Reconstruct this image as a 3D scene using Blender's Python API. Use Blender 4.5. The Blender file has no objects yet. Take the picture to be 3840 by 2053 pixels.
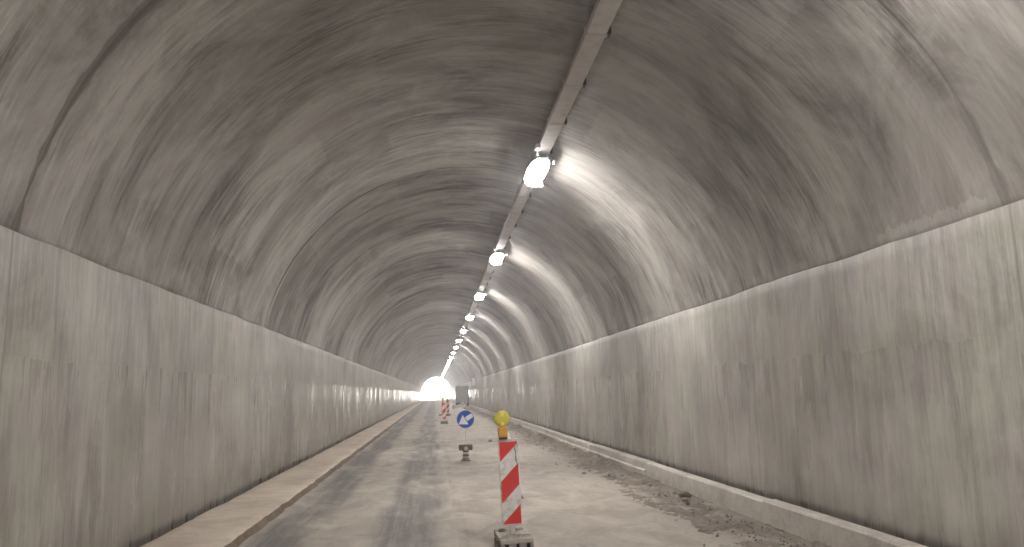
import bpy, bmesh, math, random
from mathutils import Vector, Matrix, noise as mn
random.seed(7)
S = bpy.context.scene
COL = S.collection
R = math.radians

# ------------------------------------------------------------------ tunnel dimensions (metres, origin on the road under the camera)
CAMH = 1.75
XL, XR = -3.50, 4.62              # inner faces of the side walls
XC = (XL + XR) / 2
HW = (XR - XL) / 2
ZS = 3.155                         # springing height (top of the side walls)
ZC = 2.33                         # centre height of the vault circle
RV = math.hypot(HW, ZS - ZC)
Y0, Y1 = -46.0, 232.0             # ends of the tunnel
XD = 1.955                         # line of the ceiling duct
JOINT0, JOINTL = 6.15, 9.6        # construction joints of the vault

# ------------------------------------------------------------------ helpers
def link(name, me, mats, parent=None):
    o = bpy.data.objects.new(name, me)
    COL.objects.link(o)
    for m in (mats if isinstance(mats, (list, tuple)) else [mats]):
        me.materials.append(m)
    if parent is not None:
        o.parent = parent
    return o

def obj(name, bm, mats, parent=None, smooth=False):
    me = bpy.data.meshes.new(name)
    bmesh.ops.recalc_face_normals(bm, faces=bm.faces[:])
    if smooth:
        for f in bm.faces: f.smooth = True
    bm.to_mesh(me); bm.free()
    return link(name, me, mats, parent)

def empty(name, loc=(0, 0, 0), rot=(0, 0, 0)):
    o = bpy.data.objects.new(name, None)
    o.empty_display_size = 0.2
    o.location = loc; o.rotation_euler = rot
    COL.objects.link(o)
    return o

def tag(o, label=None, cat=None, group=None, kind=None):
    if label: o['label'] = label
    if cat: o['category'] = cat
    if group: o['group'] = group
    if kind: o['kind'] = kind
    return o

def copy_tree(o, parent=None):
    c = o.copy()
    COL.objects.link(c)
    c.parent = parent
    for ch in list(o.children):
        copy_tree(ch, c)
    return c

def box(bm, x0, x1, y0, y1, z0, z1, mi=0, bev=0.0, M=None):
    t = bmesh.new() if bev else bm
    vs = [t.verts.new((x, y, z)) for x in (x0, x1) for y in (y0, y1) for z in (z0, z1)]
    q = [(0, 1, 3, 2), (4, 6, 7, 5), (0, 4, 5, 1), (2, 3, 7, 6), (0, 2, 6, 4), (1, 5, 7, 3)]
    fs = [t.faces.new([vs[i] for i in f]) for f in q]
    if bev:
        bmesh.ops.bevel(t, geom=t.edges[:], offset=bev, segments=2, affect='EDGES', profile=0.6)
        merge(bm, t, mi, M)
    else:
        for f in fs: f.material_index = mi
        if M:
            for v in vs: v.co = M @ v.co

def merge(bm, t, mi=None, M=None):
    m = {}
    for v in t.verts:
        m[v] = bm.verts.new(M @ v.co if M else v.co)
    for f in t.faces:
        try:
            nf = bm.faces.new([m[v] for v in f.verts])
            nf.material_index = f.material_index if mi is None else mi
            nf.smooth = f.smooth
        except ValueError:
            pass
    t.free()

def lathe(bm, prof, n=24, M=None, mi=0, cap=True):
    """prof = [(r, h)...] turned about local z."""
    M = M or Matrix()
    rings = []
    for r, h in prof:
        rings.append([bm.verts.new(M @ Vector((r * math.cos(2 * math.pi * k / n), r * math.sin(2 * math.pi * k / n), h))) for k in range(n)])
    for a, b in zip(rings, rings[1:]):
        for k in range(n):
            f = bm.faces.new((a[k], a[(k + 1) % n], b[(k + 1) % n], b[k])); f.material_index = mi
    if cap:
        for r_ in (rings[0], rings[-1]):
            f = bm.faces.new(r_); f.material_index = mi

def tube(bm, a, b, r, n=10, mi=0, r2=None):
    a = Vector(a); b = Vector(b)
    d = b - a
    M = Matrix.Translation(a) @ d.to_track_quat('Z', 'Y').to_matrix().to_4x4()
    lathe(bm, [(r, 0), (r if r2 is None else r2, d.length)], n, M, mi)

def poly(bm, pts, y0, y1, mi=0):
    """flat outline in x-z extruded from y0 to y1."""
    a = [bm.verts.new((x, y0, z)) for x, z in pts]
    b = [bm.verts.new((x, y1, z)) for x, z in pts]
    n = len(pts)
    fs = [bm.faces.new(a), bm.faces.new(b[::-1])]
    for i in range(n):
        fs.append(bm.faces.new((a[i], b[i], b[(i + 1) % n], a[(i + 1) % n])))
    for f in fs: f.material_index = mi

def nz(x, y=0.0, z=0.0):
    return mn.noise(Vector((x, y, z)))

# ------------------------------------------------------------------ node materials
class NT:
    def __init__(s, name):
        s.m = bpy.data.materials.new(name); s.m.use_nodes = True
        s.t = s.m.node_tree; s.n = s.t.nodes; s.l = s.t.links
        s.b = s.n['Principled BSDF']
    def put(s, sock, v):
        if hasattr(v, 'links') or isinstance(v, bpy.types.NodeSocket): s.l.new(v, sock)
        elif v is not None: sock.default_value = v
    def uv(s): return s.n.new('ShaderNodeUVMap').outputs[0]
    def co(s): return s.n.new('ShaderNodeTexCoord').outputs['Object']
    def gpos(s): return s.n.new('ShaderNodeNewGeometry').outputs['Position']
    def map(s, v, sc, loc=(0, 0, 0)):
        n = s.n.new('ShaderNodeMapping'); s.l.new(v, n.inputs['Vector'])
        n.inputs['Scale'].default_value = sc; n.inputs['Location'].default_value = loc
        return n.outputs[0]
    def noise(s, v, scale=1.0, detail=4, rough=0.55, dist=0.0):
        n = s.n.new('ShaderNodeTexNoise'); s.l.new(v, n.inputs['Vector'])
        n.inputs['Scale'].default_value = scale; n.inputs['Detail'].default_value = detail
        n.inputs['Roughness'].default_value = rough; n.inputs['Distortion'].default_value = dist
        return n.outputs['Fac']
    def math(s, op, a, b=None, c=None, clamp=False):
        n = s.n.new('ShaderNodeMath'); n.operation = op; n.use_clamp = clamp
        s.put(n.inputs[0], a)
        if b is not None: s.put(n.inputs[1], b)
        if c is not None: s.put(n.inputs[2], c)
        return n.outputs[0]
    def rng(s, v, a, b, c=0.0, d=1.0, smooth=True):
        n = s.n.new('ShaderNodeMapRange'); n.interpolation_type = 'SMOOTHSTEP' if smooth else 'LINEAR'
        s.put(n.inputs['Value'], v)
        for k, x in zip(('From Min', 'From Max', 'To Min', 'To Max'), (a, b, c, d)): s.put(n.inputs[k], x)
        return n.outputs[0]
    def mix(s, f, a, b, mode='MIX'):
        n = s.n.new('ShaderNodeMix'); n.data_type = 'RGBA'; n.blend_type = mode
        s.put(n.inputs[0], f)
        for k, v in ((6, a), (7, b)):
            if isinstance(v, tuple): v = (*v[:3], 1.0)
            s.put(n.inputs[k], v)
        return n.outputs[2]
    def sep(s, v):
        n = s.n.new('ShaderNodeSeparateXYZ'); s.l.new(v, n.inputs[0]); return n.outputs
    def bump(s, h, strength=0.3, dist=0.01):
        n = s.n.new('ShaderNodeBump'); s.put(n.inputs['Height'], h)
        n.inputs['Strength'].default_value = strength; n.inputs['Distance'].default_value = dist
        s.l.new(n.outputs[0], s.b.inputs['Normal'])
    def done(s, col, rough=0.7, metal=0.0, spec=0.5):
        s.put(s.b.inputs['Base Color'], (*col[:3], 1.0) if isinstance(col, tuple) else col)
        s.put(s.b.inputs['Roughness'], rough); s.put(s.b.inputs['Metallic'], metal)
        s.b.inputs['Specular IOR Level'].default_value = spec
        return s.m

def worn(name, col, dirt=(0.25, 0.22, 0.19), amt=0.35, rough=0.5, metal=0.0, scale=6.0):
    t = NT(name); p = t.co()
    n1 = t.noise(p, scale, 6, 0.65); n2 = t.noise(p, scale * 7, 4, 0.7)
    f = t.math('MULTIPLY', t.rng(n1, 0.42, 0.72), amt * 1.4, clamp=True)
    c = t.mix(f, col, dirt)
    c = t.mix(t.math('MULTIPLY', n2, 0.25), c, tuple(x * 0.6 for x in col))
    t.bump(n2, 0.15, 0.003)
    return t.done(c, t.rng(n1, 0.3, 0.7, rough - 0.1, min(1, rough + 0.25)), metal)

def concrete_vault():
    t = NT('vault_concrete'); uv = t.uv()
    s = t.sep(uv); u, v = s[0], s[1]
    big = t.noise(uv, 0.22, 4, 0.55)
    st1 = t.noise(t.map(uv, (1.25, 0.30, 1)), 1.0, 7, 0.62, 0.5)
    st2 = t.noise(t.map(uv, (6.5, 0.62, 1), (3, 9, 0)), 1.0, 8, 0.72, 0.4)
    st3 = t.noise(t.map(uv, (26.0, 2.0, 1), (13, 2, 0)), 1.0, 6, 0.72, 0.3)
    grain = t.noise(uv, 38.0, 3, 0.7)
    # shutter panels with their own tone, ragged edges
    wob = t.noise(t.map(uv, (9, 1.0, 1)), 1.0, 3, 0.6)
    cmb = t.n.new('ShaderNodeCombineXYZ')
    t.put(cmb.inputs[0], t.math('ADD', v, t.math('MULTIPLY', wob, 0.35)))
    t.put(cmb.inputs[1], t.math('ADD', u, t.math('MULTIPLY', wob, 0.10)))
    br = t.n.new('ShaderNodeTexBrick'); t.l.new(cmb.outputs[0], br.inputs['Vector'])
    br.inputs['Color1'].default_value = (0, 0, 0, 1); br.inputs['Color2'].default_value = (1, 1, 1, 1)
    br.inputs['Mortar'].default_value = (.5, .5, .5, 1)
    br.inputs['Scale'].default_value = 1.0; br.inputs['Mortar Size'].default_value = 0.0
    br.inputs['Brick Width'].default_value = 2.3; br.inputs['Row Height'].default_value = 1.6
    blot = t.noise(t.map(uv, (0.9, 0.55, 1), (31, 17, 0)), 1.0, 6, 0.68, 0.8)
    k = t.math('MULTIPLY_ADD', big, 0.40, 0.0)
    k = t.math('MULTIPLY_ADD', blot, 0.70, k)
    k = t.math('MULTIPLY_ADD', st1, 0.45, k)
    gate = t.rng(t.noise(t.map(uv, (0.55, 0.40, 1), (11, 23, 0)), 1.0, 4, 0.6, 0.6), 0.40, 0.62, 0.25, 1.15)
    fine = t.math('MULTIPLY_ADD', t.math('SUBTRACT', st2, 0.5), 0.75, t.math('MULTIPLY', t.math('SUBTRACT', st3, 0.5), 0.45))
    k = t.math('ADD', k, t.math('MULTIPLY_ADD', fine, gate, 0.60))
    k = t.math('MULTIPLY_ADD', br.outputs['Fac'] if False else t.sep(br.outputs['Color'])[0], 0.10, k)
    f = t.rng(k, 1.22, 1.57, 0, 1, False)
    c = t.mix(f, (0.100, 0.089, 0.079), (0.415, 0.392, 0.358))
    warm = t.rng(t.noise(t.map(uv, (0.5, 0.25, 1), (5, 5, 0)), 1.0, 3), 0.45, 0.7)
    c = t.mix(t.math('MULTIPLY', warm, 0.18), c, (0.225, 0.203, 0.18))
    hue = t.rng(t.noise(t.map(uv, (0.9, 0.5, 1), (41, 3, 0)), 1.0, 5, 0.65, 0.6), 0.40, 0.60)
    c = t.mix(1.0, c, t.mix(hue, (1.012, 0.99, 0.995), (0.985, 1.008, 0.985)), 'MULTIPLY')
    # construction joints: grime along them
    fr = t.math('SUBTRACT', t.math('FRACT', t.math('ADD', t.math('DIVIDE', t.math('SUBTRACT', u, JOINT0), JOINTL), 100.5)), 0.5)
    dist = t.math('ABSOLUTE', t.math('MULTIPLY_ADD', t.noise(t.map(uv, (0.4, 1.3, 1)), 1.0, 4, 0.6), 0.07, t.math('MULTIPLY_ADD', fr, JOINTL, -0.035)))
    wn = t.rng(t.noise(t.map(uv, (0.1, 0.9, 1), (0, 7, 0)), 1.0, 3, 0.6), 0.42, 0.66, 0.012, 0.10)
    wn = t.math('MULTIPLY_ADD', t.rng(v, 7.2, 9.4), t.math('MULTIPLY', t.rng(v, 12.2, 10.6), 0.055), wn)
    jm = t.rng(dist, t.math('MULTIPLY', wn, 0.5), wn, 1, 0)
    c = t.mix(t.math('MULTIPLY', jm, t.rng(v, 3.0, 8.5, 0.40, 0.78)), c, (0.085, 0.075, 0.062))
    va, vb = RV * math.asin((ZS - ZC - 0.012) / RV), RV * (math.pi - math.asin((ZS - ZC - 0.012) / RV))
    ends = t.math('MINIMUM', t.math('SUBTRACT', v, va), t.math('SUBTRACT', vb, v))
    en = t.math('MULTIPLY', t.rng(t.noise(t.map(uv, (1.3, 0.0, 1), (0, 2, 0)), 1.0, 5, 0.7), 0.35, 0.70), 0.11)
    c = t.mix(t.math('MULTIPLY', t.rng(ends, 0.01, t.math('ADD', en, 0.035), 1, 0), 0.5), c, (0.075, 0.066, 0.056))
    c = t.mix(t.math('MULTIPLY', grain, 0.22), c, (0.12, 0.11, 0.10))
    h = t.math('MULTIPLY_ADD', st2, 1.0, t.math('MULTIPLY', st3, 0.5))
    h = t.math('MULTIPLY_ADD', grain, 0.25, h)
    t.bump(h, 0.35, 0.012)
    return t.done(c, t.rng(k, 1.0, 1.6, 0.75, 0.55), 0, 0.4)

def concrete_wall():
    t = NT('wall_concrete'); uv = t.uv()
    s = t.sep(uv); u, z = s[0], s[1]
    big = t.noise(t.map(uv, (0.22, 0.5, 1)), 1.0, 4, 0.55)
    st1 = t.noise(t.map(uv, (1.6, 0.42, 1)), 1.0, 7, 0.62, 0.35)
    st2 = t.noise(t.map(uv, (7.5, 0.75, 1), (4, 1, 0)), 1.0, 8, 0.70, 0.3)
    st3 = t.noise(t.map(uv, (24.0, 2.0, 1), (7, 3, 0)), 1.0, 6, 0.70, 0.3)
    grain = t.noise(uv, 42.0, 3, 0.7)
    blot = t.noise(t.map(uv, (0.8, 0.7, 1), (21, 7, 0)), 1.0, 6, 0.68, 0.7)
    k = t.math('MULTIPLY_ADD', big, 0.35, 0.0)
    k = t.math('MULTIPLY_ADD', blot, 0.55, k)
    k = t.math('MULTIPLY_ADD', st1, 0.40, k)
    k = t.math('MULTIPLY_ADD', st2, 0.50, k)
    k = t.math('MULTIPLY_ADD', st3, 0.35, k)
    f = t.rng(k, 0.925, 1.245, 0, 1, False)
    c = t.mix(f, (0.225, 0.206, 0.184), (0.52, 0.497, 0.460))
    warm = t.rng(t.noise(t.map(uv, (0.35, 0.6, 1), (5, 5, 0)), 1.0, 3), 0.42, 0.7)
    c = t.mix(t.math('MULTIPLY', warm, 0.35), c, (0.36, 0.32, 0.265))
    hue = t.rng(t.noise(t.map(uv, (0.9, 0.8, 1), (41, 3, 0)), 1.0, 5, 0.65, 0.6), 0.40, 0.60)
    c = t.mix(1.0, c, t.mix(hue, (1.01, 0.992, 1.005), (0.985, 1.01, 0.955)), 'MULTIPLY')
    # the pour line at about 2.15 m; below it water has run down in streaks
    zl = t.math('MULTIPLY_ADD', t.noise(t.map(uv, (1.6, 0.0, 1)), 1.0, 5, 0.7), 0.30, 1.98)
    below = t.rng(t.math('SUBTRACT', zl, z), 0.0, 0.02)
    line = t.rng(t.math('ABSOLUTE', t.math('SUBTRACT', z, 2.14)), 0.0, 0.018, 1, 0)
    run = t.math('MULTIPLY', t.rng(t.noise(t.map(uv, (5.0, 0.32, 1), (0, 4, 0)), 1.0, 5, 0.65), 0.53, 0.68),
                 t.rng(t.noise(t.map(uv, (0.3, 0.25, 1), (8, 0, 0)), 1.0, 2), 0.40, 0.62))
    run = t.math('MULTIPLY', run, t.math('MULTIPLY_ADD', below, 0.65, 0.35))
    c = t.mix(t.math('MULTIPLY', run, 0.60), c, (0.58, 0.56, 0.53))
    dk = t.math('MULTIPLY', t.rng(t.noise(t.map(uv, (6.0, 0.75, 1), (2, 6, 0)), 1.0, 5, 0.7), 0.56, 0.74), 0.42)
    c = t.mix(dk, c, (0.16, 0.138, 0.11))
    c = t.mix(t.math('MULTIPLY', line, 0.06), c, (0.12, 0.105, 0.09))
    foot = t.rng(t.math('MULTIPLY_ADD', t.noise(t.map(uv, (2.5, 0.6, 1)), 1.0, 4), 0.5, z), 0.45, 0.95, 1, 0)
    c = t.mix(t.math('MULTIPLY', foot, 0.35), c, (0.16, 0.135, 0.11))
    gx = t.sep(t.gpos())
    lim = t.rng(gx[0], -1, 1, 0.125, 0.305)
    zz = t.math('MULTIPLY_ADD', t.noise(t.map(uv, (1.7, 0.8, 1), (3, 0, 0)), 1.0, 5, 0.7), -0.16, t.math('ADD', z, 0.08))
    c = t.mix(t.math('MULTIPLY', t.rng(t.math('SUBTRACT', zz, lim), -0.04, 0.06, 1, 0), 0.68), c, (0.075, 0.061, 0.049))  # shade of the kerb and footpath gaps painted onto the wall foot
    wj = t.math('SUBTRACT', t.math('FRACT', t.math('ADD', t.math('DIVIDE', t.math('MULTIPLY_ADD', gx[0], 0.13, t.math('SUBTRACT', gx[1], JOINT0)), JOINTL), 100.5)), 0.5)
    wj = t.math('ABSOLUTE', t.math('MULTIPLY_ADD', wj, JOINTL, t.math('MULTIPLY_ADD', t.noise(t.map(uv, (0.3, 1.5, 1)), 1.0, 4), 0.05, -0.025)))
    c = t.mix(t.math('MULTIPLY', t.rng(wj, 0.004, 0.022, 1, 0), 0.40), c, (0.09, 0.078, 0.064))
    c = t.mix(t.math('MULTIPLY', grain, 0.20), c, (0.12, 0.11, 0.095))
    h = t.math('MULTIPLY_ADD', st2, 0.8, t.math('MULTIPLY', st3, 0.4))
    h = t.math('MULTIPLY_ADD', grain, 0.2, h)
    t.bump(h, 0.13, 0.010)
    damp = t.rng(t.noise(t.map(uv, (3.0, 0.30, 1), (9, 9, 0)), 1.0, 5, 0.65), 0.42, 0.62)
    damp = t.math('MULTIPLY', damp, t.math('MULTIPLY_ADD', below, 0.75, 0.25))
    return t.done(c, t.rng(damp, 0, 1, 0.58, 0.20), 0, 0.5)

def road_mat():
    t = NT('dusty_road'); p = t.gpos(); s = t.sep(p); x, y = s[0], s[1]
    n1 = t.noise(t.map(p, (1.0, 0.45, 1)), 0.8, 6, 0.62, 0.4)
    n2 = t.noise(t.map(p, (1.0, 0.6, 1)), 1.7, 7, 0.66, 0.7)
    n3 = t.noise(p, 14.0, 5, 0.7)
    ny = t.noise(t.map(p, (1.3, 0.30, 1)), 1.0, 5, 0.6, 0.3)
    nx = t.math('MULTIPLY_ADD', t.noise(t.map(p, (0.05, 0.16, 1)), 1.0, 3), 0.9, t.math('ADD', x, -0.45))
    def track(cx, w, soft):
        return t.rng(t.math('ABSOLUTE', t.math('SUBTRACT', nx, cx)), w, w + soft, 1, 0)
    tr = t.math('MAXIMUM', track(-1.88, 0.18, 0.30), t.math('MULTIPLY', track(-0.32, 0.26, 0.30), 0.95))
    tr = t.math('MULTIPLY', tr, t.rng(t.math('MULTIPLY_ADD', n1, 0.7, t.math('MULTIPLY', ny, 0.5)), 0.41, 0.66))
    along = t.noise(t.map(p, (7.0, 0.22, 1)), 1.0, 5, 0.7, 0.2)
    tr = t.math('MULTIPLY', tr, t.rng(along, 0.34, 0.62, 0.55, 1.1), clamp=True)
    extra = t.math('MULTIPLY', t.rng(n1, 0.55, 0.68), t.math('MULTIPLY', t.rng(n2, 0.42, 0.6), 0.55))
    clean = t.math('MAXIMUM', tr, extra)
    dust = t.mix(t.rng(n2, 0.3, 0.72), (0.285, 0.250, 0.213), (0.49, 0.440, 0.385))
    dust = t.mix(t.math('MULTIPLY', t.rng(n1, 0.35, 0.65), 0.4), dust, (0.43, 0.385, 0.33))
    tar = t.mix(n3, (0.115, 0.108, 0.106), (0.20, 0.19, 0.185))
    g4 = t.noise(p, 55.0, 4, 0.75)
    clean = t.math('MULTIPLY', clean, t.rng(t.math('MULTIPLY_ADD', n3, 0.6, t.math('MULTIPLY', g4, 0.5)), 0.40, 0.66, 0.55, 1.0))
    c = t.mix(t.math('MULTIPLY', clean, 1.22, None, True), dust, tar)
    c = t.mix(t.math('MULTIPLY', t.rng(along, 0.50, 0.70), 0.22), c, (0.24, 0.215, 0.19))
    c = t.mix(t.math('MULTIPLY', t.rng(g4, 0.52, 0.72), 0.45), c, (0.19, 0.165, 0.14))
    nk = t.math('MULTIPLY_ADD', n2, 0.75, t.math('MULTIPLY_ADD', n3, 0.30, t.math('MULTIPLY', x, 0.155)))
    dirtm = t.math('MULTIPLY', t.rng(nk, 0.98, 1.20), t.rng(x, 1.4, 3.2))
    c = t.mix(t.math('MULTIPLY', dirtm, 0.85), c, t.mix(n3, (0.085, 0.070, 0.056), (0.22, 0.185, 0.15)))
    c = t.mix(t.math('MULTIPLY', t.rng(n3, 0.5, 0.8), 0.35), c, (0.18, 0.155, 0.13))
    t.bump(t.math('MULTIPLY_ADD', n2, 0.5, t.math('MULTIPLY', n3, 0.5)), 0.25, 0.015)
    return t.done(c, t.rng(clean, 0, 1, 0.9, 0.78), 0, 0.25)

def soil(name, a, b, scale=5.0, rough=0.9):
    t = NT(name); p = t.gpos()
    n1 = t.noise(p, scale, 6, 0.65); n2 = t.noise(p, scale * 9, 4, 0.7); n0 = t.noise(p, scale * .2, 4, .6)
    k = t.math('MULTIPLY_ADD', n0, 0.5, t.math('MULTIPLY_ADD', n1, 0.5, t.math('MULTIPLY', n2, 0.3)))
    c = t.mix(t.rng(k, 0.42, 0.86), a, b)
    t.bump(t.math('ADD', n1, n2), 0.5, 0.012)
    return t.done(c, rough, 0, 0.3)

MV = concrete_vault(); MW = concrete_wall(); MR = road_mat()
MPATH = soil('footpath_sand', (0.42, 0.355, 0.290), (0.66, 0.575, 0.485), 2.8)
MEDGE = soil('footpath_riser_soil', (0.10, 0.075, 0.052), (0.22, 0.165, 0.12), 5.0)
MKERB = soil('kerb_concrete', (0.31, 0.282, 0.248), (0.60, 0.555, 0.495), 2.6)
MDIRT = soil('dark_dirt', (0.090, 0.075, 0.061), (0.27, 0.232, 0.195), 6.0)
MSTONE = soil('stone', (0.11, 0.095, 0.08), (0.30, 0.27, 0.235), 9.0)
MGROUND = soil('outside_ground', (0.30, 0.27, 0.22), (0.45, 0.41, 0.35), 0.4)
MDUCT = worn('duct_painted_steel', (0.58, 0.55, 0.52), (0.36, 0.33, 0.31), 0.3, 0.55)
MDARK = worn('dark_steel', (0.07, 0.065, 0.06), (0.15, 0.13, 0.11), 0.3, 0.5, 0.3)
MGALV = worn('galvanised_steel', (0.62, 0.62, 0.60), (0.35, 0.33, 0.30), 0.25, 0.3, 0.6)
MWHITE = worn('dusty_white_plastic', (0.68, 0.66, 0.62), (0.38, 0.34, 0.29), 0.75, 0.45, 0, 11)
MRED = worn('red_reflective_foil', (0.62, 0.028, 0.020), (0.42, 0.12, 0.09), 0.3, 0.4, 0, 13)
MPEEL = worn('peeled_foil_backing', (0.22, 0.195, 0.165), (0.30, 0.27, 0.23), 0.4, 0.6)
MRUB = worn('grey_recycled_rubber', (0.20, 0.18, 0.16), (0.33, 0.29, 0.245), 0.7, 0.8, 0, 14)
MRUBTOP = worn('dust_on_rubber', (0.40, 0.36, 0.31), (0.30, 0.26, 0.22), 0.5, 0.9, 0, 14)
MBLACK = worn('black_rubber_and_hole_shade', (0.03, 0.026, 0.023), (0.12, 0.10, 0.085), 0.3, 0.7)
MYEL = worn('yellow_lens', (0.64, 0.55, 0.08), (0.50, 0.43, 0.10), 0.3, 0.25, 0, 12)
MYELB = worn('pale_yellow_reflector', (0.80, 0.74, 0.16), (0.70, 0.60, 0.10), 0.3, 0.25, 0, 30)
MORG = worn('orange_battery_case', (0.66, 0.335, 0.035), (0.42, 0.25, 0.08), 0.25, 0.4, 0, 12)
MBLUE = worn('blue_sign_foil', (0.018, 0.105, 0.52), (0.05, 0.14, 0.46), 0.3, 0.35, 0, 9)
MSIGNW = worn('white_sign_foil', (0.90, 0.90, 0.89), (0.75, 0.73, 0.70), 0.12, 0.4)
MBROWN = worn('brown_rubber', (0.13, 0.095, 0.075), (0.30, 0.245, 0.20), 0.6, 0.8, 0, 12)
MPOST = worn('pale_grey_post', (0.50, 0.475, 0.44), (0.42, 0.38, 0.33), 0.4, 0.5)
MPOLE = worn('pale_sign_pole', (0.85, 0.83, 0.80), (0.75, 0.72, 0.68), 0.3, 0.5)
MVAN = worn('grey_green_van_paint', (0.30, 0.31, 0.29), (0.30, 0.28, 0.25), 0.4, 0.4)
MGLASS = worn('dark_van_glass', (0.02, 0.022, 0.024), (0.1, 0.1, 0.1), 0.3, 0.1)
MTAIL = worn('tail_lamp_red', (0.30, 0.02, 0.02), (0.2, 0.1, 0.08), 0.3, 0.3)
MBAG = worn('pale_sandbag_cloth', (0.50, 0.45, 0.38), (0.30, 0.25, 0.2), 0.5, 0.9)
MBOX = worn('pale_enamel', (0.70, 0.71, 0.72), (0.5, 0.5, 0.5), 0.3, 0.3)

LAMP_E = 24.5
def lamp_mat():
    t = NT('lit_diffuser')
    t.b.inputs['Base Color'].default_value = (0.8, 0.8, 0.8, 1)
    t.b.inputs['Emission Color'].default_value = (1.0, 0.965, 0.945, 1)
    t.b.inputs['Emission Strength'].default_value = LAMP_E
    return t.m
MLAMP = lamp_mat()

# ------------------------------------------------------------------ the tunnel lining
def uvmesh(name, rows, uvs, mat, parent, thick_out=None):
    """grid of points rows[i][j] with matching uvs -> one mesh."""
    bm = bmesh.new(); L = bm.loops.layers.uv.new('UVMap')
    V = [[bm.verts.new(p) for p in r] for r in rows]
    for i in range(len(V) - 1):
        for j in range(len(V[0]) - 1):
            f = bm.faces.new((V[i][j], V[i + 1][j], V[i + 1][j + 1], V[i][j + 1]))
            f.smooth = True
            for lp, (a, b) in zip(f.loops, ((i, j), (i + 1, j), (i + 1, j + 1), (i, j + 1))):
                lp[L].uv = uvs[a][b]
    me = bpy.data.meshes.new(name); bm.to_mesh(me); bm.free()
    return link(name, me, mat, parent)

tunnel = tag(empty('tunnel', (XC, 0, 0)), 'long arched concrete road tunnel with streaky grey vault and straight side walls', 'tunnel')
def child(o): o.matrix_parent_inverse = Matrix.Translation((-XC, 0, 0)); return o

# stations along the tunnel, dense near the camera and at each construction joint
ys = set()
y = Y0
while y < Y1:
    ys.add(round(y, 3)); y += 0.35 if y < 40 else (0.8 if y < 110 else 2.0)
ys.add(Y1)
k = math.ceil((Y0 - JOINT0) / JOINTL)
while JOINT0 + k * JOINTL < Y1:
    for d in (-0.06, -0.022, -0.014, 0.014, 0.022, 0.06):
        ys.add(round(JOINT0 + k * JOINTL + d, 3))
    k += 1
ys = sorted(ys)
A0 = math.asin((ZS - ZC - 0.012) / RV)
NA = 72
rows, uvs = [], []
for y in ys:
    jd = abs(((y - JOINT0) / JOINTL + 0.5) % 1.0 - 0.5) * JOINTL
    r_, u_ = [], []
    for j in range(NA + 1):
        a = A0 + (math.pi - 2 * A0) * j / NA
        dr = 0.016 * nz(y * 0.33, a * 2.2, 1.7) + 0.007 * nz(y * 1.7, a * 6, 4.2)
        if jd < 0.018: dr += 0.010
        elif jd < 0.03: dr += 0.001
        wy = 0.02 * nz(a * 5, y * 0.1, 9.0) if jd < 0.08 else 0.0
        # block to block the shutter never lines up perfectly
        blk = math.floor((y - JOINT0) / JOINTL)
        dr += 0.012 * nz(blk * 3.7 + 0.5, a * 0.7, 2.0)
        dr *= min(1.0, 0.25 + 6 * min(j, NA - j) / NA)
        r_.append((XC + (RV + dr) * math.cos(a), y + wy - 0.13 * (RV + dr) * math.cos(a), ZC + (RV + dr) * math.sin(a)))
        u_.append((y, RV * a))
    rows.append(r_); uvs.append(u_)
vault = child(uvmesh('vault', rows, uvs, MV, tunnel))


def side_wall(sgn):
    xi = XR if sgn > 0 else XL
    rows, uvs = [], []
    wy = [y for y in ys]
    for y in wy:
        w = 0.010 * nz(y * 0.25, sgn * 3.1, 0.4)
        top = ZS + 0.020 * nz(y * 0.9, sgn * 7.0, 2.2) + 0.010 * nz(y * 4.0, sgn, 5.2)
        prof = [(-0.6, 0), (0.0, 0), (0.5, 0), (1.0, 0), (1.5, 0), (2.0, 0), (2.13, 0), (2.15, 0.002), (2.6, 0.002), (3.0, 0.002), (top - 0.012, 0.002), (top, -0.006), (top + 0.001, -0.16)]
        r_, u_ = [], []
        for z, d in prof:
            e = 0.012 * nz(y * 0.5, z * 0.8, sgn * 11.0) + 0.004 * nz(y * 2.5, z * 1.5, sgn * 5.0)
            proud = 0.034
            r_.append((xi - sgn * (proud + d + (w + e if d > -0.1 else 0)), y, z)); u_.append((y + sgn * 60 + 100, z))
        rows.append(r_); uvs.append(u_)
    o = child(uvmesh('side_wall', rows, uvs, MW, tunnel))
    o.data.set_sharp_from_angle(angle=R(35))
    return o
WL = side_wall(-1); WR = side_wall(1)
# unseen backing added outside the lining so that no daylight leaks in behind the thin shells
bm = bmesh.new()
for x0, x1 in ((XL - 0.75, XL - 0.2), (XR + 0.2, XR + 0.75)):
    box(bm, x0, x1, Y0, Y1, -0.8, ZS + 0.9)
for yy_ in [(Y0, Y1)]:
    pr = [[], []]
    for e in (0, 1):
        for ro in (0.35, 0.85):
            pr[e].append([bm.verts.new((XC + (RV + ro) * math.cos(a), yy_[e], ZC + (RV + ro) * math.sin(a))) for a in [A0 * 0.2 + (math.pi - 0.4 * A0) * q / 40 for q in range(41)]])
    for q in range(40):
        for ro in (0, 1):
            bm.faces.new((pr[0][ro][q], pr[0][ro][q + 1], pr[1][ro][q + 1], pr[1][ro][q]))
        for e in (0, 1):
            bm.faces.new((pr[e][0][q], pr[e][0][q + 1], pr[e][1][q + 1], pr[e][1][q]))
child(obj('daylight_block', bm, MV, tunnel))

# ------------------------------------------------------------------ ground, road, footpath, kerb
bm = bmesh.new()
box(bm, -300, 300, -300, 520, -0.90, -0.62)
tag(obj('ground', bm, MGROUND), kind='structure')

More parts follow.
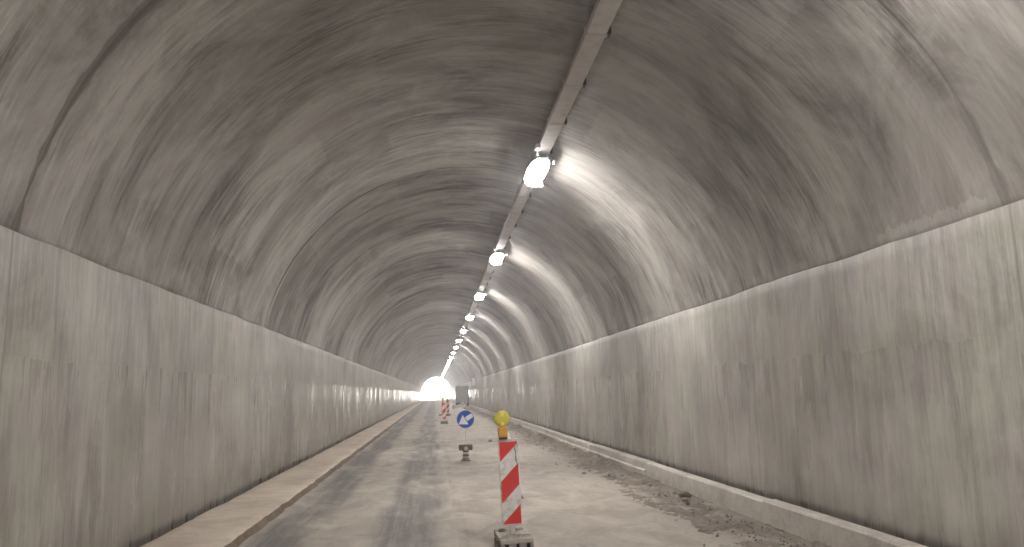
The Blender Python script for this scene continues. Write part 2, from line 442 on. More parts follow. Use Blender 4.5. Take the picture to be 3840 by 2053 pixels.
def strip(name, xs, ya, zf, mat, dy0=0.25):
    """height field over x stations xs and a list of y stations."""
    bm = bmesh.new()
    V = [[bm.verts.new((x, y, zf(x, y))) for x in xs] for y in ya]
    for i in range(len(V) - 1):
        for j in range(len(xs) - 1):
            f = bm.faces.new((V[i][j], V[i][j + 1], V[i + 1][j + 1], V[i + 1][j])); f.smooth = True
    return bm

def stations(a, b, s0, s1, s2):
    out = []; y = a
    while y < b:
        out.append(y); y += s0 if y < 30 else (s1 if y < 90 else s2)
    return out + [b]

def roadz(x, y):
    return 0.014 * nz(x * 0.7, y * 0.35, 0.3) + 0.006 * nz(x * 2.6, y * 1.6, 3.0) - 0.012 * math.exp(-((x + 1.9) / 0.5) ** 2) - 0.010 * math.exp(-((x + 0.3) / 0.5) ** 2)
xs = [XL - 0.1 + i * (XR - XL + 0.2) / 50 for i in range(51)]
ya = stations(Y0, 300.0, 0.22, 0.6, 2.5)
bm = strip('road', xs, ya, roadz, MR)
tag(obj('road', bm, MR, smooth=True), kind='structure')

# worn centre line: ragged remains of white paint
def paint_mat():
    t = NT('worn_road_paint'); p = t.gpos()
    n = t.noise(t.map(p, (3, 0.9, 1)), 1.0, 6, 0.7); n2 = t.noise(p, 22, 4, 0.7)
    c = t.mix(n2, (0.42, 0.39, 0.345), (0.56, 0.53, 0.49))
    t.done(c, 0.7)
    a = t.rng(t.math('MULTIPLY_ADD', n2, 0.5, n), 0.72, 0.98, 0.0, 0.45)
    t.put(t.b.inputs['Alpha'], a)
    return t.m
bm = bmesh.new()
yy = stations(Y0, 222.0, 0.3, 1.0, 3.0)
prev = None
for y in yy:
    row = []
    for q in range(4):
        x = 0.28 + 0.13 * q / 3 + 0.012 * nz(y * 2.1, q * 9.0, 4.4)
        row.append(bm.verts.new((x, y, roadz(x, y) + 0.009)))
    if prev:
        for q in range(3): bm.faces.new((prev[q], prev[q + 1], row[q + 1], row[q]))
    prev = row
tag(obj('road_marking', bm, paint_mat()), kind='structure')

# left footpath: compacted sandy strip with a ragged low riser
bm = bmesh.new()
ya2 = stations(Y0, Y1, 0.12, 0.4, 2.0)
prev = None
for y in ya2:
    ex = -2.37 + 0.045 * nz(y * 0.55, 2.0, 8.0) + 0.025 * nz(y * 2.3, 1.0, 3.0) + 0.012 * nz(y * 6.0, 7.0, 3.0)
    gap = -3.355 + 0.030 * nz(y * 0.8, 4.0, 1.0) + 0.02 * nz(y * 3.1, 1.0, 1.0)
    h = 0.105 + 0.012 * nz(y * 0.4, 5.0, 5.0)
    pts = [(gap - 0.02, -0.05), (gap, h - 0.02)]
    for q in range(7):
        x = gap + 0.04 + (ex - 0.07 - gap - 0.04) * q / 6
        pts.append((x, h + 0.012 * nz(x * 2.0, y * 1.3, 0.0) - 0.012 * q / 6))
    foot = 0.045 + 0.035 * nz(y * 1.5, 0.0, 7.0)
    pts += [(ex - 0.02, h - 0.035 + 0.01 * nz(y * 5, 2, 2)), (ex + foot * 0.5, 0.022), (ex + foot + 0.03, -0.04)]
    row = [bm.verts.new((x, y, z)) for x, z in pts]
    if prev:
        for q in range(len(row) - 1):
            f = bm.faces.new((prev[q], prev[q + 1], row[q + 1], row[q])); f.smooth = True
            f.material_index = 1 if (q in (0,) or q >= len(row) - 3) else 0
    prev = row
tag(obj('footpath', bm, [MPATH, MEDGE]), kind='structure')

# right kerb: long cast blocks, slightly out of line with one another
bm = bmesh.new()
y = Y0; rk = random.Random(3)
lens = []
while y < Y1:
    L = 5.6
    off = rk.uniform(-0.022, 0.022); hh = 0.285 + rk.uniform(-0.012, 0.012)
    plinth = 0.055 if 14.5 < y < 34 or (y > 60 and int(y / 11) % 3 == 0) else 0.0
    seg = [y + 0.008, y + L * .16, y + L * .33, y + L * .5, y + L * .67, y + L * .84, y + L - 0.008]
    rings = []
    for ys_ in seg:
        w = 0.010 * nz(ys_ * 0.9, 3.0, 6.0); w2 = 0.008 * nz(ys_ * 1.9, 8.0, 6.0)
        x0 = 4.235 + off
        pr = [(x0 - plinth + w, -0.1), (x0 - plinth + w + 0.004, 0.115 + w2), (x0 + w + 0.006, 0.135 + w2), (x0 + w + 0.016, hh - 0.022), (x0 + w + 0.036, hh - 0.002 + w2), (4.43 + 0.02 * nz(ys_ * 1.3, 1, 9), hh + w2), (4.475 + 0.02 * nz(ys_ * 2.3, 4, 9), hh - 0.035), (4.48, -0.1)]
        rings.append([bm.verts.new((a, ys_, b)) for a, b in pr])
    for a, b in zip(rings, rings[1:]):
        for q in range(len(a) - 1): bm.faces.new((a[q], a[q + 1], b[q + 1], b[q]))
    bm.faces.new(rings[0]); bm.faces.new(rings[-1][::-1])
    y += L
tag(obj('kerb', bm, MKERB), kind='structure')

# ------------------------------------------------------------------ dirt and rubble along the right kerb
def dirtz(x, y):
    e = 1.0 - min(1.0, abs(x - 4.12) / (1.05 + 0.35 * nz(y * 0.35, 2.0, 2.0)))
    n = 0.5 + 0.9 * nz(x * 1.1, y * 0.42, 7.0) + 0.5 * nz(x * 3.0, y * 1.6, 1.0)
    fine = 0.040 * nz(x * 5, y * 3.5, 2.0) + 0.035 * abs(nz(x * 11, y * 8, 2.0)) + 0.02 * nz(x * 23, y * 19, 5.0)
    far = 1.0 if y < 120 else 0.6
    return -0.040 + far * (0.12 * max(0, e) * max(0, n + 0.08) + (fine if e > 0.0 else -0.01)) + roadz(x, y)
xs2 = [3.0 + i * 1.24 / 30 for i in range(31)]
bm = strip('dirt', xs2, stations(5.0, 150.0, 0.06, 0.25, 0.8), dirtz, MDIRT)
tag(obj('dirt', bm, MDIRT, smooth=True), 'dark loose dirt heaped along the foot of the right kerb', 'dirt', kind='stuff')

def stone_bm(r, seed, flat=0.65):
    t = bmesh.new()
    bmesh.ops.create_icosphere(t, subdivisions=2, radius=1.0)
    for v in t.verts:
        d = v.co.normalized()
        k = 1 + 0.42 * nz(d.x * 1.5 + seed, d.y * 1.5, d.z * 1.5) + 0.18 * nz(d.x * 4 + seed, d.y * 4, d.z * 4)
        v.co = Vector((d.x * k * r, d.y * k * r * 0.85, d.z * k * r * flat))
    return t
bm = bmesh.new(); rr = random.Random(11)
for i in range(1500):
    y = 6 + 84 * rr.random() ** 1.6
    x = 4.12 - abs(rr.gauss(0, 0.26 if i % 3 else 0.45))
    if x < 2.9: continue
    r = 0.006 + 0.012 * rr.random() if i % 12 else 0.013 + 0.026 * rr.random() ** 2
    t = bmesh.new(); bmesh.ops.create_icosphere(t, subdivisions=1, radius=r)
    for v in t.verts: v.co *= 1 + 0.5 * nz(v.co.x * 40 + i, v.co.y * 40, v.co.z * 40)
    merge(bm, t, 0, Matrix.Translation((x, y, max(roadz(x, y), dirtz(x, y)) + r * 0.45)) @ Matrix.Rotation(rr.random() * 6, 4, 'Z'))
tag(obj('rubble', bm, MSTONE), 'small grey stones scattered in the dirt by the right kerb', 'rubble', kind='stuff')

for i, (x, y, r, m, lab) in enumerate([
    (1.98, 28.0, 0.075, MSTONE, 'dark stone lying on the dusty road just left of the yellow warning lamp'),
    (4.06, 12.6, 0.085, MDIRT, 'dark jagged clod leaning on the right kerb, the biggest of the lumps'),
    (3.90, 12.1, 0.06, MDIRT, 'flat dark clod on the road in front of the jagged clod by the kerb'),
    (3.15, 16.5, 0.045, MSTONE, 'small round dark stone on pale dust beside the dirt strip'),
    (4.10, 30.5, 0.10, MDIRT, 'dark clod at the kerb joint right of the yellow warning lamp'),
    (1.42, 13.1, 0.04, MSTONE, 'small brown stone on the road behind the large striped panel'),
]):
    o = obj('stone' if m is MSTONE else 'clod', stone_bm(r, i * 7.3), m, smooth=True)
    o.location = (x, y, roadz(x, y) + r * 0.35)
    tag(o, lab, 'stone' if m is MSTONE else 'clod', 'loose stones and clods on the road')

# ------------------------------------------------------------------ ceiling duct with its hangers
ZD = 4.22 + CAMH                     # underside of the duct
def ceil_z(x): return ZC + math.sqrt(RV ** 2 - (x - XC) ** 2)
duct = tag(empty('cable_duct', (XD, 0, ZD)), 'narrow grey metal cable duct running along the ceiling above the lamps', 'cable duct')
bm = bmesh.new()
DW = 0.122
y = Y0 + 0.3; i = 0
while y < Y1 - 0.3:
    e = min(y + 1.55, Y1)
    dz = 0.006 * nz(i * 1.7, 0, 0); dx = 0.006 * nz(i * 2.9, 5, 0)
    box(bm, -DW + dx, DW + dx, y + 0.003, e - 0.003, dz, 0.085 + dz)
    y = e; i += 1
obj('duct_body', bm, MDUCT, duct)
def hanger_bm():
    b = bmesh.new()
    box(b, -DW - 0.016, DW + 0.016, -0.028, 0.028, -0.012, -0.004)          # strap under the duct
    box(b, -DW - 0.016, -DW - 0.010, -0.028, 0.028, -0.004, 0.10)
    box(b, DW + 0.010, DW + 0.016, -0.028, 0.028, -0.004, 0.10)
    x = DW + 0.034
    tube(b, (x, 0, 0.0), (x, 0, ceil_z(XD + x) - ZD + 0.03), 0.011, 6, 1)
    box(b, DW + 0.012, DW + 0.055, -0.06, 0.06, 0.00, 0.13, 1)
    box(b, -0.03, 0.03, -0.02, 0.02, 0.08, ceil_z(XD) - ZD + 0.03, 1)               # dark clip on the far side
    return b
nh = 0; h0 = None
y = Y0 + 0.3
hy = []
while y < Y1 - 0.3: hy.append(y); y += 1.55
vis = [y for y in hy if y > 5.5]
for y in vis[:100]:
    if h0 is None:
        h0 = obj('hanger', hanger_bm(), [MDUCT, MDARK], duct); o = h0
    else:
        o = h0.copy(); COL.objects.link(o)
    o.location = (0, y, 0)
bm = bmesh.new()
for y in vis[100:] + [q for q in hy if q <= 5.5]:
    merge(bm, hanger_bm(), None, Matrix.Translation((0, y, 0)))
tag(obj('far_hangers', bm, [MDUCT, MDARK], duct), kind='stuff')

# ------------------------------------------------------------------ ceiling lamps
LS, LY = 9.46, 14.0
def make_lamp():
    root = empty('ceiling_lamp', (XD, LY, ZD))
    # housing: a shallow rounded tray, the diffuser bulges under it
    def oval(bm_, prof_, hx, hy, n=32):
        rings = []
        for q, z in prof_:
            r_ = []
            for k in range(n):
                a = 2 * math.pi * k / n
                ca, sa = math.cos(a), math.sin(a)
                r_.append(bm_.verts.new((hx * q * math.copysign(abs(ca) ** 0.75, ca), (hy - hx * (1 - q)) * math.copysign(abs(sa) ** 0.75, sa), z)))
            rings.append(r_)
        for p, q in zip(rings, rings[1:]):
            for k in range(n): bm_.faces.new((p[k], p[(k + 1) % n], q[(k + 1) % n], q[k]))
        bm_.faces.new(rings[-1]); bm_.faces.new(rings[0])
    b = bmesh.new(); oval(b, [(0.85, -0.030), (1.0, -0.045), (1.10, -0.100), (1.06, -0.110)], 0.185, 0.86); obj('housing', b, MBOX, root)
    b = bmesh.new(); oval(b, [(0.985, -0.1105), (0.95, -0.132), (0.82, -0.158), (0.5, -0.172)], 0.185, 0.86)
    obj('diffuser', b, MLAMP, root, smooth=True)
    for sy in (-0.55, 0.55):
        b = bmesh.new(); box(b, -0.19, 0.19, sy - 0.025, sy + 0.025, -0.029, -0.013)
        obj('bracket', b, MGALV, root)
    b = bmesh.new(); box(b, -0.20, -0.11, -1.40, -1.16, -0.085, -0.012, 0, 0.02)
    obj('junction_box', b, MBOX, root)
    b = bmesh.new()
    pts = [(-0.14, -1.17, -0.05), (-0.12, -0.95, -0.075), (-0.05, -0.74, -0.06)]
    for p, q in zip(pts, pts[1:]): tube(b, p, q, 0.011, 8)
    obj('cable', b, MDARK, root)
    b = bmesh.new(); lathe(b, [(0.03, 0), (0.038, 0.02), (0.03, 0.075)], 12, Matrix.Translation((0.255, -0.60, -0.12)))
    obj('cable_gland', b, MGALV, root)
    b = bmesh.new(); box(b, 0.09, 0.24, 0.82, 0.98, -0.16, -0.012, 0, 0.012); obj('driver_box', b, MBOX, root)
    return root
ordn = ['nearest and largest', 'second', 'third', 'fourth', 'fifth', 'sixth', 'seventh', 'eighth']
lamp0 = make_lamp()
G = 'lamps along the ceiling duct'
kmax = int((Y1 - 4 - LY) / LS)
for k in [0] + list(range(1, kmax + 1)) + [-1, -2, -3, -4]:
    o = lamp0 if k == 0 else copy_tree(lamp0)
    o.location = (XD + 0.012 * nz(k * 3.3, 1.0, 0), LY + k * LS + 0.12 * nz(k * 2.7, 4.0, 0), ZD)
    o.rotation_euler = (R(0.9) * nz(k * 1.9, 7.0, 1.0), R(2.5) + R(3.0) * nz(k * 2.3, 3.0, 1.0), R(1.5) * nz(k * 4.1, 0, 2.0))
    if k == 0: lab = 'glaring white oval ceiling lamp, nearest and largest in the row under the duct'
    elif 0 < k < 8: lab = 'glaring white ceiling lamp under the duct, %s in the row from the nearest' % ordn[k]
    elif k > 0: lab = 'tiny far ceiling lamp merging into the bright dotted line above the tunnel exit'
    else: lab = 'white ceiling lamp overhead before the start of the visible row'
    tag(o, lab, 'ceiling lamp', G)

# ------------------------------------------------------------------ striped delineators with warning lamps
def clip_half(pts, a, b, c, keep):
    """clip polygon by a*x+b*z<=c (keep=1) or >= (keep=-1)."""
    out = []
    n = len(pts)
    f = lambda p: keep * (a * p[0] + b * p[1] - c)
    for i in range(n):
        p, q = pts[i], pts[(i + 1) % n]
        fp, fq = f(p), f(q)
        if fp <= 0: out.append(p)
        if (fp < 0 < fq) or (fq < 0 < fp):
            s = fp / (fp - fq); out.append((p[0] + s * (q[0] - p[0]), p[1] + s * (q[1] - p[1])))
    return out

PW, PH, PZ = 0.228, 0.945, 0.255
def make_delineator():
    root = empty('delineator', (0, 0, 0))
    # rubber foot: body with slots in its end faces and sockets on top
    b = bmesh.new()
    hw, hl, H = 0.180, 0.36, 0.172
    box(b, -hw + 0.012, hw - 0.012, -hl + 0.07, hl - 0.07, 0.0, H - 0.02, 2)  # core coloured black, putting shade into the slots
    box(b, -hw, hw, -hl + 0.03, hl - 0.03, H - 0.055, H - 0.002, 1, 0.008)
    for sy in (-1, 1):
        for x, w in ((-0.158, 0.044), (-0.050, 0.085), (0.060, 0.080), (0.158, 0.040)):
            ya_, yb_ = sorted((sy * (hl - 0.075), sy * hl))
            box(b, x - w / 2, x + w / 2, ya_, yb_, 0.0, H - 0.04, 0, 0.012)
        ya_, yb_ = sorted((sy * (hl - 0.09), sy * (hl - 0.004)))
        box(b, -hw, hw, ya_, yb_, H - 0.045, H, 1, 0.01)
    for sx in (-1, 1):
        for y in (-0.15, 0.02, 0.19):
            ya_, yb_ = y - 0.05, y + 0.05
            x0, x1 = sorted((sx * (hw - 0.03), sx * (hw + 0.012)))
            box(b, x0, x1, ya_, yb_, 0.0, H - 0.06, 0, 0.01)
    obj('foot', b, [MRUB, MRUBTOP, MBLACK], root)
    b = bmesh.new()
    for x, y, rr_ in ((-0.130, -0.265, .044), (-0.055, -0.16, .048), (0.050, -0.20, .030), (0.122, -0.22, .050), (-0.10, 0.2, .042), (0.10, 0.2, .042)):
        b = bmesh.new()
        lathe(b, [(rr_ - 0.012, H - 0.03), (rr_ - 0.010, H + 0.016), (rr_, H + 0.016), (rr_ + 0.006, H - 0.004)], 20, Matrix.Translation((x, y, 0)), 0, False)
        lathe(b, [(rr_ - 0.011, H + 0.0015), (0.001, H + 0.0015)], 20, Matrix.Translation((x, y, 0)), 1, False)  # black disc painted as the shade down in the socket
        obj('socket_ring', b, [MRUBTOP, MBLACK], root)
    b = bmesh.new(); box(b, -0.028, 0.028, -0.028, 0.028, H - 0.01, PZ + 0.02, 0, 0.004); obj('post', b, MPOST, root)
    # panel: hollow white plastic blade, red foil bars a hair proud of the face
    b = bmesh.new()
    hw = PW / 2
    box(b, -hw, hw, -0.024, 0.024, PZ, PZ + PH, 0, 0.010)
    obj('panel', b, MWHITE, root)
    pn = root.children[-1]
    b = bmesh.new()
    m = 0.012
    full = [(-hw + m, PZ + 0.022), (hw - m, PZ + 0.022), (hw - m, PZ + PH - 0.02), (-hw + m, PZ + PH - 0.02)]
    s = 0.97
    # bars rise to the right; c = z - s*x
    for c0, c1 in ((PZ - 0.14, PZ + 0.132), (PZ + 0.349, PZ + 0.587), (PZ + 0.804, PZ + 1.3)):
        p = clip_half(full, -s, 1, c1, 1); p = clip_half(p, -s, 1, c0, -1)
        if len(p) > 2:
            poly(b, p, -0.0262, -0.0235)
            poly(b, p, 0.0235, 0.0262)
    obj('red_bars', b, MRED, pn)
    b = bmesh.new()
    zt = PZ + 0.885
    poly(b, [(hw - 0.058, zt), (hw - 0.050, zt - 0.03), (hw - 0.040, zt - 0.10), (hw - 0.047, zt - 0.15), (hw - 0.036, zt - 0.205), (hw - 0.024, zt - 0.20), (hw - 0.031, zt - 0.12), (hw - 0.028, zt - 0.06), (hw - 0.046, zt - 0.01)], -0.0256, -0.0235)
    tag(obj('torn_foil', b, MPEEL, pn), 'torn foil strip exposing grey backing')
    # rails and top clip
    b = bmesh.new()
    box(b, -hw - 0.004, hw + 0.004, -0.027, 0.027, PZ + PH - 0.012, PZ + PH + 0.006, 0, 0.004)
    obj('top_rail', b, MPOST, root)
    b = bmesh.new()
    cx = hw - 0.125 + 0.02
    poly(b, [(cx - 0.03, PZ + PH + 0.004), (cx + 0.03, PZ + PH + 0.004), (cx + 0.012, PZ + PH + 0.045), (cx + 0.012, PZ + PH + 0.075), (cx - 0.010, PZ + PH + 0.09), (cx - 0.012, PZ + PH + 0.045)], -0.016, 0.016)
    obj('lamp_clip', b, MSIGNW, root)
    # warning lamp: battery case and round lens
    lx = -hw + 0.062; zb = PZ + PH + 0.012
    b = bmesh.new(); box(b, lx - 0.046, lx + 0.046, -0.050, 0.040, zb - 0.004, zb + 0.020, 0, 0.004); obj('lamp_base', b, MBLACK, root)
    b = bmesh.new(); box(b, lx - 0.053, lx + 0.053, -0.055, 0.045, zb + 0.018, zb + 0.135, 0, 0.016); obj('battery_case', b, MORG, root)
    b = bmesh.new(); box(b, lx - 0.034, lx + 0.034, -0.03, 0.02, zb + 0.130, zb + 0.152, 0, 0.005); obj('lamp_neck', b, MORG, root)
    zc = zb + 0.228
    M = Matrix.Translation((lx, 0, zc)) @ Matrix.Rotation(R(90), 4, 'X')
    b = bmesh.new(); lathe(b, [(0.070, -0.030), (0.088, -0.022), (0.092, 0.0), (0.088, 0.012), (0.084, 0.020), (0.078, 0.026), (0.045, 0.034), (0.012, 0.036)], 32, M)
    obj('lens', b, MYEL, root, smooth=True)
    ln = root.children[-1]
    b = bmesh.new()
    poly(b, [(lx - 0.038, zc + 0.082), (lx + 0.026, zc + 0.084), (lx + 0.026, zc + 0.060), (lx + 0.014, zc + 0.050), (lx + 0.010, zc + 0.022), (lx - 0.012, zc + 0.024), (lx - 0.018, zc + 0.052), (lx - 0.036, zc + 0.062)], -0.042, -0.028)
    poly(b, [(lx - 0.024, zc - 0.083), (lx + 0.020, zc - 0.083), (lx + 0.014, zc - 0.058), (lx + 0.010, zc - 0.042), (lx - 0.003, zc - 0.032), (lx - 0.012, zc - 0.044), (lx - 0.016, zc - 0.060)], -0.042, -0.026)
    bmesh.ops.bevel(b, geom=b.edges[:], offset=0.004, segments=1, affect='EDGES')
    obj('reflector', b, MYELB, ln)
    return root

d0 = make_delineator()
d0.location = (0.872, 8.9, 0.0); d0.rotation_euler = (0, R(-2.2), R(1.5))
d0.location.z = 0.012
GD = 'striped delineators down the middle of the road'
tag(d0, 'red and white striped delineator panel with round yellow warning lamp, nearest on the road', 'delineator', GD)
for x, y, rz, ry, lab in ((0.56, 45.5, 6, -1.5, 'small far delineator with warning lamp standing left of the blue arrow sign'),
                          (1.02, 61.0, -8, 1.0, 'farther pale delineator half hidden behind another, just below the bright exit')):
    o = copy_tree(d0); o.location = (x, y, 0.0); o.rotation_euler = (0, R(ry), R(rz)); tag(o, lab)

# ------------------------------------------------------------------ blue arrow sign on its banded stand
sg = empty('arrow_sign', (0.80, 20.5, 0.0), (0, 0, R(2)))
tag(sg, 'round blue traffic sign with white arrow pointing down left on a banded stand', 'traffic sign')
b = bmesh.new(); box(b, -0.115, 0.115, -0.15, 0.15, 0.0, 0.030, 0, 0.010)
lathe(b, [(0.105, 0.03), (0.085, 0.055), (0.078, 0.085)], 20)
obj('foot', b, MRUB, sg)
b = bmesh.new(); lathe(b, [(0.073, 0.085), (0.073, 0.30)], 20); obj('stand_post', b, MPOST, sg)
sp = sg.children[-1]
for z0, z1 in ((0.115, 0.175), (0.225, 0.272)):
    b = bmesh.new(); lathe(b, [(0.073, z0), (0.079, z0 + 0.004), (0.079, z1 - 0.004), (0.073, z1)], 20, None, 0, False); obj('brown_band', b, MBROWN, sp)
b = bmesh.new(); box(b, -0.175, 0.175, -0.12, 0.12, 0.275, 0.415, 0, 0.028)
obj('weight_block', b, MBROWN, sg)
b = bmesh.new(); lathe(b, [(0.052, 0), (0.052, 0.012), (0.02, 0.02)], 16, Matrix.Translation((0.0, -0.12, 0.32)) @ Matrix.Rotation(R(90), 4, 'X')); obj('bolt_cap', b, MPOST, sg)
b = bmesh.new(); tube(b, (0, 0, 0.40), (0, 0, 1.30), 0.011, 12); obj('pole', b, MPOLE, sg)
zc = CAMH - 0.685; r0 = 0.228
M = Matrix.Translation((0, -0.03, zc)) @ Matrix.Rotation(R(90), 4, 'X')
b = bmesh.new(); lathe(b, [(r0 - 0.01, -0.006), (r0, -0.004), (r0, 0.006), (r0 - 0.004, 0.008), (0.01, 0.008)], 48, M); obj('disc', b, MBLUE, sg)
dc = sg.children[-1]
b = bmesh.new(); lathe(b, [(r0 - 0.013, 0.009), (r0 - 0.013, 0.0105), (r0 - 0.002, 0.0105), (r0 - 0.002, 0.009)], 48, M, 0, False)
obj('rim', b, worn('pale_blue_rim', (0.16, 0.25, 0.50), (0.2, 0.25, 0.4), 0.3, 0.4), dc)
# arrow: head in the lower left corner, shaft rising to the right
b = bmesh.new()
ya_, yb_ = -0.0415, -0.0385
def ar(pts): poly(b, [(x, zc + z) for x, z in pts], ya_, yb_)
ar([(-0.178, -0.128), (0.080, -0.134), (-0.072, 0.112)])
ar([(-0.014, 0.050), (0.050, -0.048), (0.196, 0.050), (0.196, 0.098), (0.170, 0.132), (0.138, 0.142)])
obj('arrow', b, MSIGNW, dc)

# ------------------------------------------------------------------ far things before the exit
# narrow sign turned edge-on behind the far delineator
ns = empty('edge_on_sign', (0.56, 62.0, 0), (0, 0, R(78)))
tag(ns, 'pale sign turned edge on, rising behind the far delineator against the bright exit', 'traffic sign')
b = bmesh.new(); box(b, -0.2, 0.2, -0.18, 0.18, 0, 0.1, 0, 0.015); obj('foot', b, MRUB, ns)
b = bmesh.new(); tube(b, (0, 0, 0.08), (0, 0, 2.15), 0.03, 10); obj('pole', b, MPOST, ns)
b = bmesh.new(); lathe(b, [(0.28, -0.012), (0.30, -0.01), (0.30, 0.01), (0.28, 0.012)], 32, Matrix.Translation((0, -0.045, 1.95)) @ Matrix.Rotation(R(90), 4, 'X')); obj('disc', b, MPOST, ns)

# white barrier board across the closed lane
br = empty('barrier', (2.72, 87.5, 0), (0, 0, R(1.5)))
tag(br, 'low white barrier board lying across the closed right lane in the distance', 'barrier')
b = bmesh.new(); box(b, -0.80, 0.80, -0.06, 0.06, 0.10, 0.40, 0, 0.03); obj('board', b, MWHITE, br)
for sx in (-0.6, 0.6):
    b = bmesh.new(); box(b, sx - 0.07, sx + 0.07, -0.22, 0.22, 0.0, 0.12, 0, 0.015); obj('foot', b, MDARK, br)
mp = empty('marker_post', (3.35, 84.0, 0), (0, R(2), 0))
tag(mp, 'pale short post standing at the right end of the white barrier board', 'post')
b = bmesh.new(); lathe(b, [(0.07, 0), (0.065, 0.75), (0.04, 0.82), (0.01, 0.83)], 14); obj('shaft', b, MPOST, mp)
b = bmesh.new(); lathe(b, [(0.14, 0), (0.14, 0.05), (0.08, 0.07)], 14); obj('foot', b, MRUB, mp)
for i, (x, y, rz, lab) in enumerate(((3.72, 86.0, 20, 'pale sandbag right of the short post near the barrier board'), (4.02, 88.0, -15, 'sandbag slumped against the right kerb beyond the barrier board'))):
    t = bmesh.new(); bmesh.ops.create_icosphere(t, subdivisions=3, radius=1)
    for v in t.verts:
        d = v.co.copy(); k = 1 + 0.15 * nz(d.x * 2 + i * 5, d.y * 2, d.z * 2)
        v.co = Vector((math.copysign(abs(d.x) ** 0.7, d.x) * 0.30 * k, math.copysign(abs(d.y) ** 0.7, d.y) * 0.2 * k, (math.copysign(abs(d.z) ** 0.8, d.z) * 0.14 + 0.03 * nz(d.x * 3, i, 0)) * k))
    b = bmesh.new(); merge(b, t)
    o = obj('sandbag', b, MBAG, smooth=True); o.location = (x, y, 0.13); o.rotation_euler = (0, 0, R(rz)); tag(o, lab, 'sandbag', 'sandbags by the barrier')
mp2 = empty('marker_post', (-2.95, 150.0, 0.10))
tag(mp2, 'thin dark post at the left footpath edge just before the exit glare', 'post')
b = bmesh.new(); tube(b, (0, 0, 0), (0, 0, 0.95), 0.05, 10); obj('shaft', b, MDARK, mp2)
b = bmesh.new(); lathe(b, [(0.12, -0.02), (0.12, 0.03), (0.06, 0.05)], 14); obj('foot', b, MRUB, mp2)

# grey works van parked by the right kerb
vn = empty('works_van', (3.40, 95.0, 0))
tag(vn, 'grey green works van parked by the right kerb beyond the barrier board', 'van')
def rbox(*a, bev=0.05):
    b = bmesh.new(); box(b, *a, 0, bev); return b
obj('body', rbox(-0.78, 0.78, 0.0, 3.4, 0.55, 2.62, bev=0.09), MVAN, vn)
b = bmesh.new()
pr = [(3.35, 0.5), (5.0, 0.5), (5.15, 0.85), (4.9, 1.25), (4.3, 2.05), (3.35, 2.1)]
a_ = [b.verts.new((-0.74, y, z)) for y, z in pr]; c_ = [b.verts.new((0.74, y, z)) for y, z in pr]
b.faces.new(a_); b.faces.new(c_[::-1])
for i in range(6): b.faces.new((a_[i], c_[i], c_[(i + 1) % 6], a_[(i + 1) % 6]))
obj('cab', b, MVAN, vn)
for sx in (-0.37, 0.37):
    b = rbox(sx - 0.355, sx + 0.355, -0.03, 0.02, 0.68, 2.45, bev=0.012); dr = obj('rear_door', b, MVAN, vn)
    hx = 0.06 if sx > 0 else -0.06
    obj('handle', rbox(hx - 0.02, hx + 0.02, -0.07, -0.03, 1.25, 1.42, bev=0.008), MDARK, dr)
    obj('tail_lamp', rbox(sx * 1.95 - 0.05, sx * 1.95 + 0.05, -0.05, 0.04, 0.80, 1.15, bev=0.01), MTAIL, vn)
obj('bumper', rbox(-0.78, 0.78, -0.16, 0.05, 0.42, 0.60, bev=0.03), MDARK, vn)
obj('licence_plate', rbox(-0.24, 0.24, -0.175, -0.155, 0.46, 0.56, bev=0.004), MSIGNW, vn)
for sx in (-0.72, 0.72):
    for y in (0.75, 4.3):
        b = bmesh.new(); lathe(b, [(0.20, -0.11), (0.32, -0.11), (0.345, -0.08), (0.345, 0.08), (0.32, 0.11), (0.20, 0.11)], 24, Matrix.Translation((sx * 0.86, y, 0.345)) @ Matrix.Rotation(R(90), 4, 'Y'), 0, False)
        w = obj('wheel', b, MBLACK, vn)
        b = bmesh.new(); lathe(b, [(0.205, -0.09), (0.205, 0.09)], 20, Matrix.Translation((sx * 0.86, y, 0.345)) @ Matrix.Rotation(R(90), 4, 'Y')); obj('rim', b, MGALV, w)
obj('chassis', rbox(-0.5, 0.5, 0.1, 4.8, 0.40, 0.56, bev=0.02), MDARK, vn)

# pale box sign sticking out from the right wall
bs = empty('wall_sign_box', (XR - 0.05, 85.0, 2.85))
tag(bs, 'pale upright sign box projecting from the right wall above the sandbags', 'sign box')
obj('case', rbox(-0.52, -0.06, -0.09, 0.09, -0.42, 0.46, bev=0.02), MDARK, bs)
b = bmesh.new(); box(b, -0.48, -0.10, -0.10, -0.091, -0.38, 0.42); obj('face', b, MBOX, bs)
b = bmesh.new(); box(b, -0.07, 0.05, -0.04, 0.04, -0.3, -0.22); box(b, -0.07, 0.05, -0.04, 0.04, 0.24, 0.32); obj('bracket', b, MDARK, bs)

# ------------------------------------------------------------------ air
HAZE = 0.0025
if HAZE:
    bm = bmesh.new(); box(bm, -310, 310, -310, 530, -2.0, 7.6)
    me_m = bpy.data.materials.new('dusty_air'); me_m.use_nodes = True
    nt = me_m.node_tree; nt.nodes.remove(nt.nodes['Principled BSDF'])
    pv = nt.nodes.new('ShaderNodeVolumePrincipled')
    pv.inputs['Color'].default_value = (0.86, 0.88, 0.92, 1)
    pv.inputs['Density'].default_value = HAZE
    pv.inputs['Anisotropy'].default_value = 0.8
    nt.links.new(pv.outputs[0], nt.nodes['Material Output'].inputs['Volume'])
    hz = obj('haze', bm, me_m); tag(hz, kind='stuff')

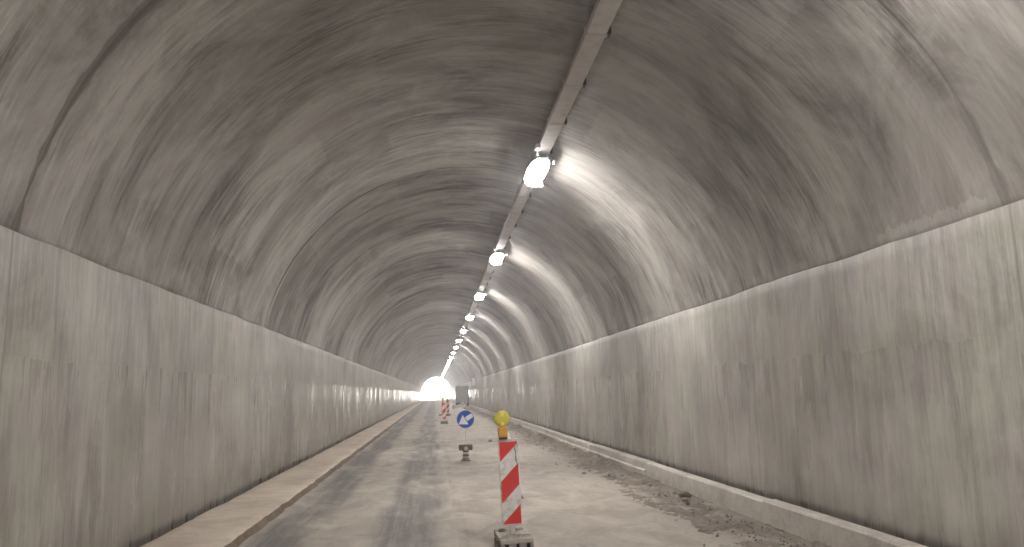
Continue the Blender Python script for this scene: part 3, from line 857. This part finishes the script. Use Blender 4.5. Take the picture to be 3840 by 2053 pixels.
# ------------------------------------------------------------------ light, sky, camera
w = bpy.data.worlds.new('World'); S.world = w; w.use_nodes = True
nt = w.node_tree
sky = nt.nodes.new('ShaderNodeTexSky'); sky.sky_type = 'NISHITA'; sky.sun_disc = False
EL, AZ = 8.0, 8.0        # sun beyond the exit, a little to the right
sky.sun_elevation = R(EL); sky.sun_rotation = R(AZ); sky.air_density = 0.5; sky.dust_density = 0.2; sky.ozone_density = 3.0
nt.links.new(sky.outputs[0], nt.nodes['Background'].inputs['Color'])
nt.nodes['Background'].inputs['Strength'].default_value = 0.15
sl = bpy.data.lights.new('sun', 'SUN'); sl.energy = 4.5; sl.angle = R(0.5); sl.color = (1, 0.97, 0.93)
so = bpy.data.objects.new('sun', sl); COL.objects.link(so)
dirv = Vector((math.sin(R(AZ)) * math.cos(R(EL)), math.cos(R(AZ)) * math.cos(R(EL)), math.sin(R(EL))))
so.rotation_euler = dirv.to_track_quat('Z', 'Y').to_euler()

f, Wp, Hp, vp, roll = 1932.0, 2576.0, 1377.0, (1093, 990), R(0.3)
d = Vector(((vp[0] - Wp / 2) / f, -(vp[1] - Hp / 2) / f, 1.0)).normalized()
up = Vector((math.sin(-roll), math.cos(roll), 0)); Zc = (up - d * up.dot(d)).normalized()
Xc = d.cross(Zc)
if Xc.x < 0: Xc = -Xc
# rows of the world->camera matrix
Mx = [Vector((Xc[i], d[i], Zc[i])) for i in range(3)]
cd = bpy.data.cameras.new('camera'); cam = bpy.data.objects.new('camera', cd); COL.objects.link(cam)
rot = Matrix((Mx[0], Mx[1], -Mx[2])).transposed()
cam.matrix_world = Matrix.Translation((0, 0, CAMH)) @ rot.to_4x4()
cd.sensor_width = 36.0; cd.lens = f / Wp * 36.0; cd.clip_end = 3000; cd.clip_start = 0.05
S.camera = cam

S.view_settings.view_transform = 'Standard'; S.view_settings.look = 'None'
S.view_settings.exposure = 2.93; S.view_settings.gamma = 1.0
S.render.engine = 'CYCLES'
c = S.cycles
c.use_denoising = True
try: c.denoiser = 'OPENIMAGEDENOISE'
except Exception: pass
c.max_bounces = 8; c.diffuse_bounces = 5; c.glossy_bounces = 3; c.transmission_bounces = 2; c.volume_bounces = 1; c.transparent_max_bounces = 8
c.caustics_reflective = False; c.caustics_refractive = False
c.sample_clamp_indirect = 6.0
c.use_light_tree = True
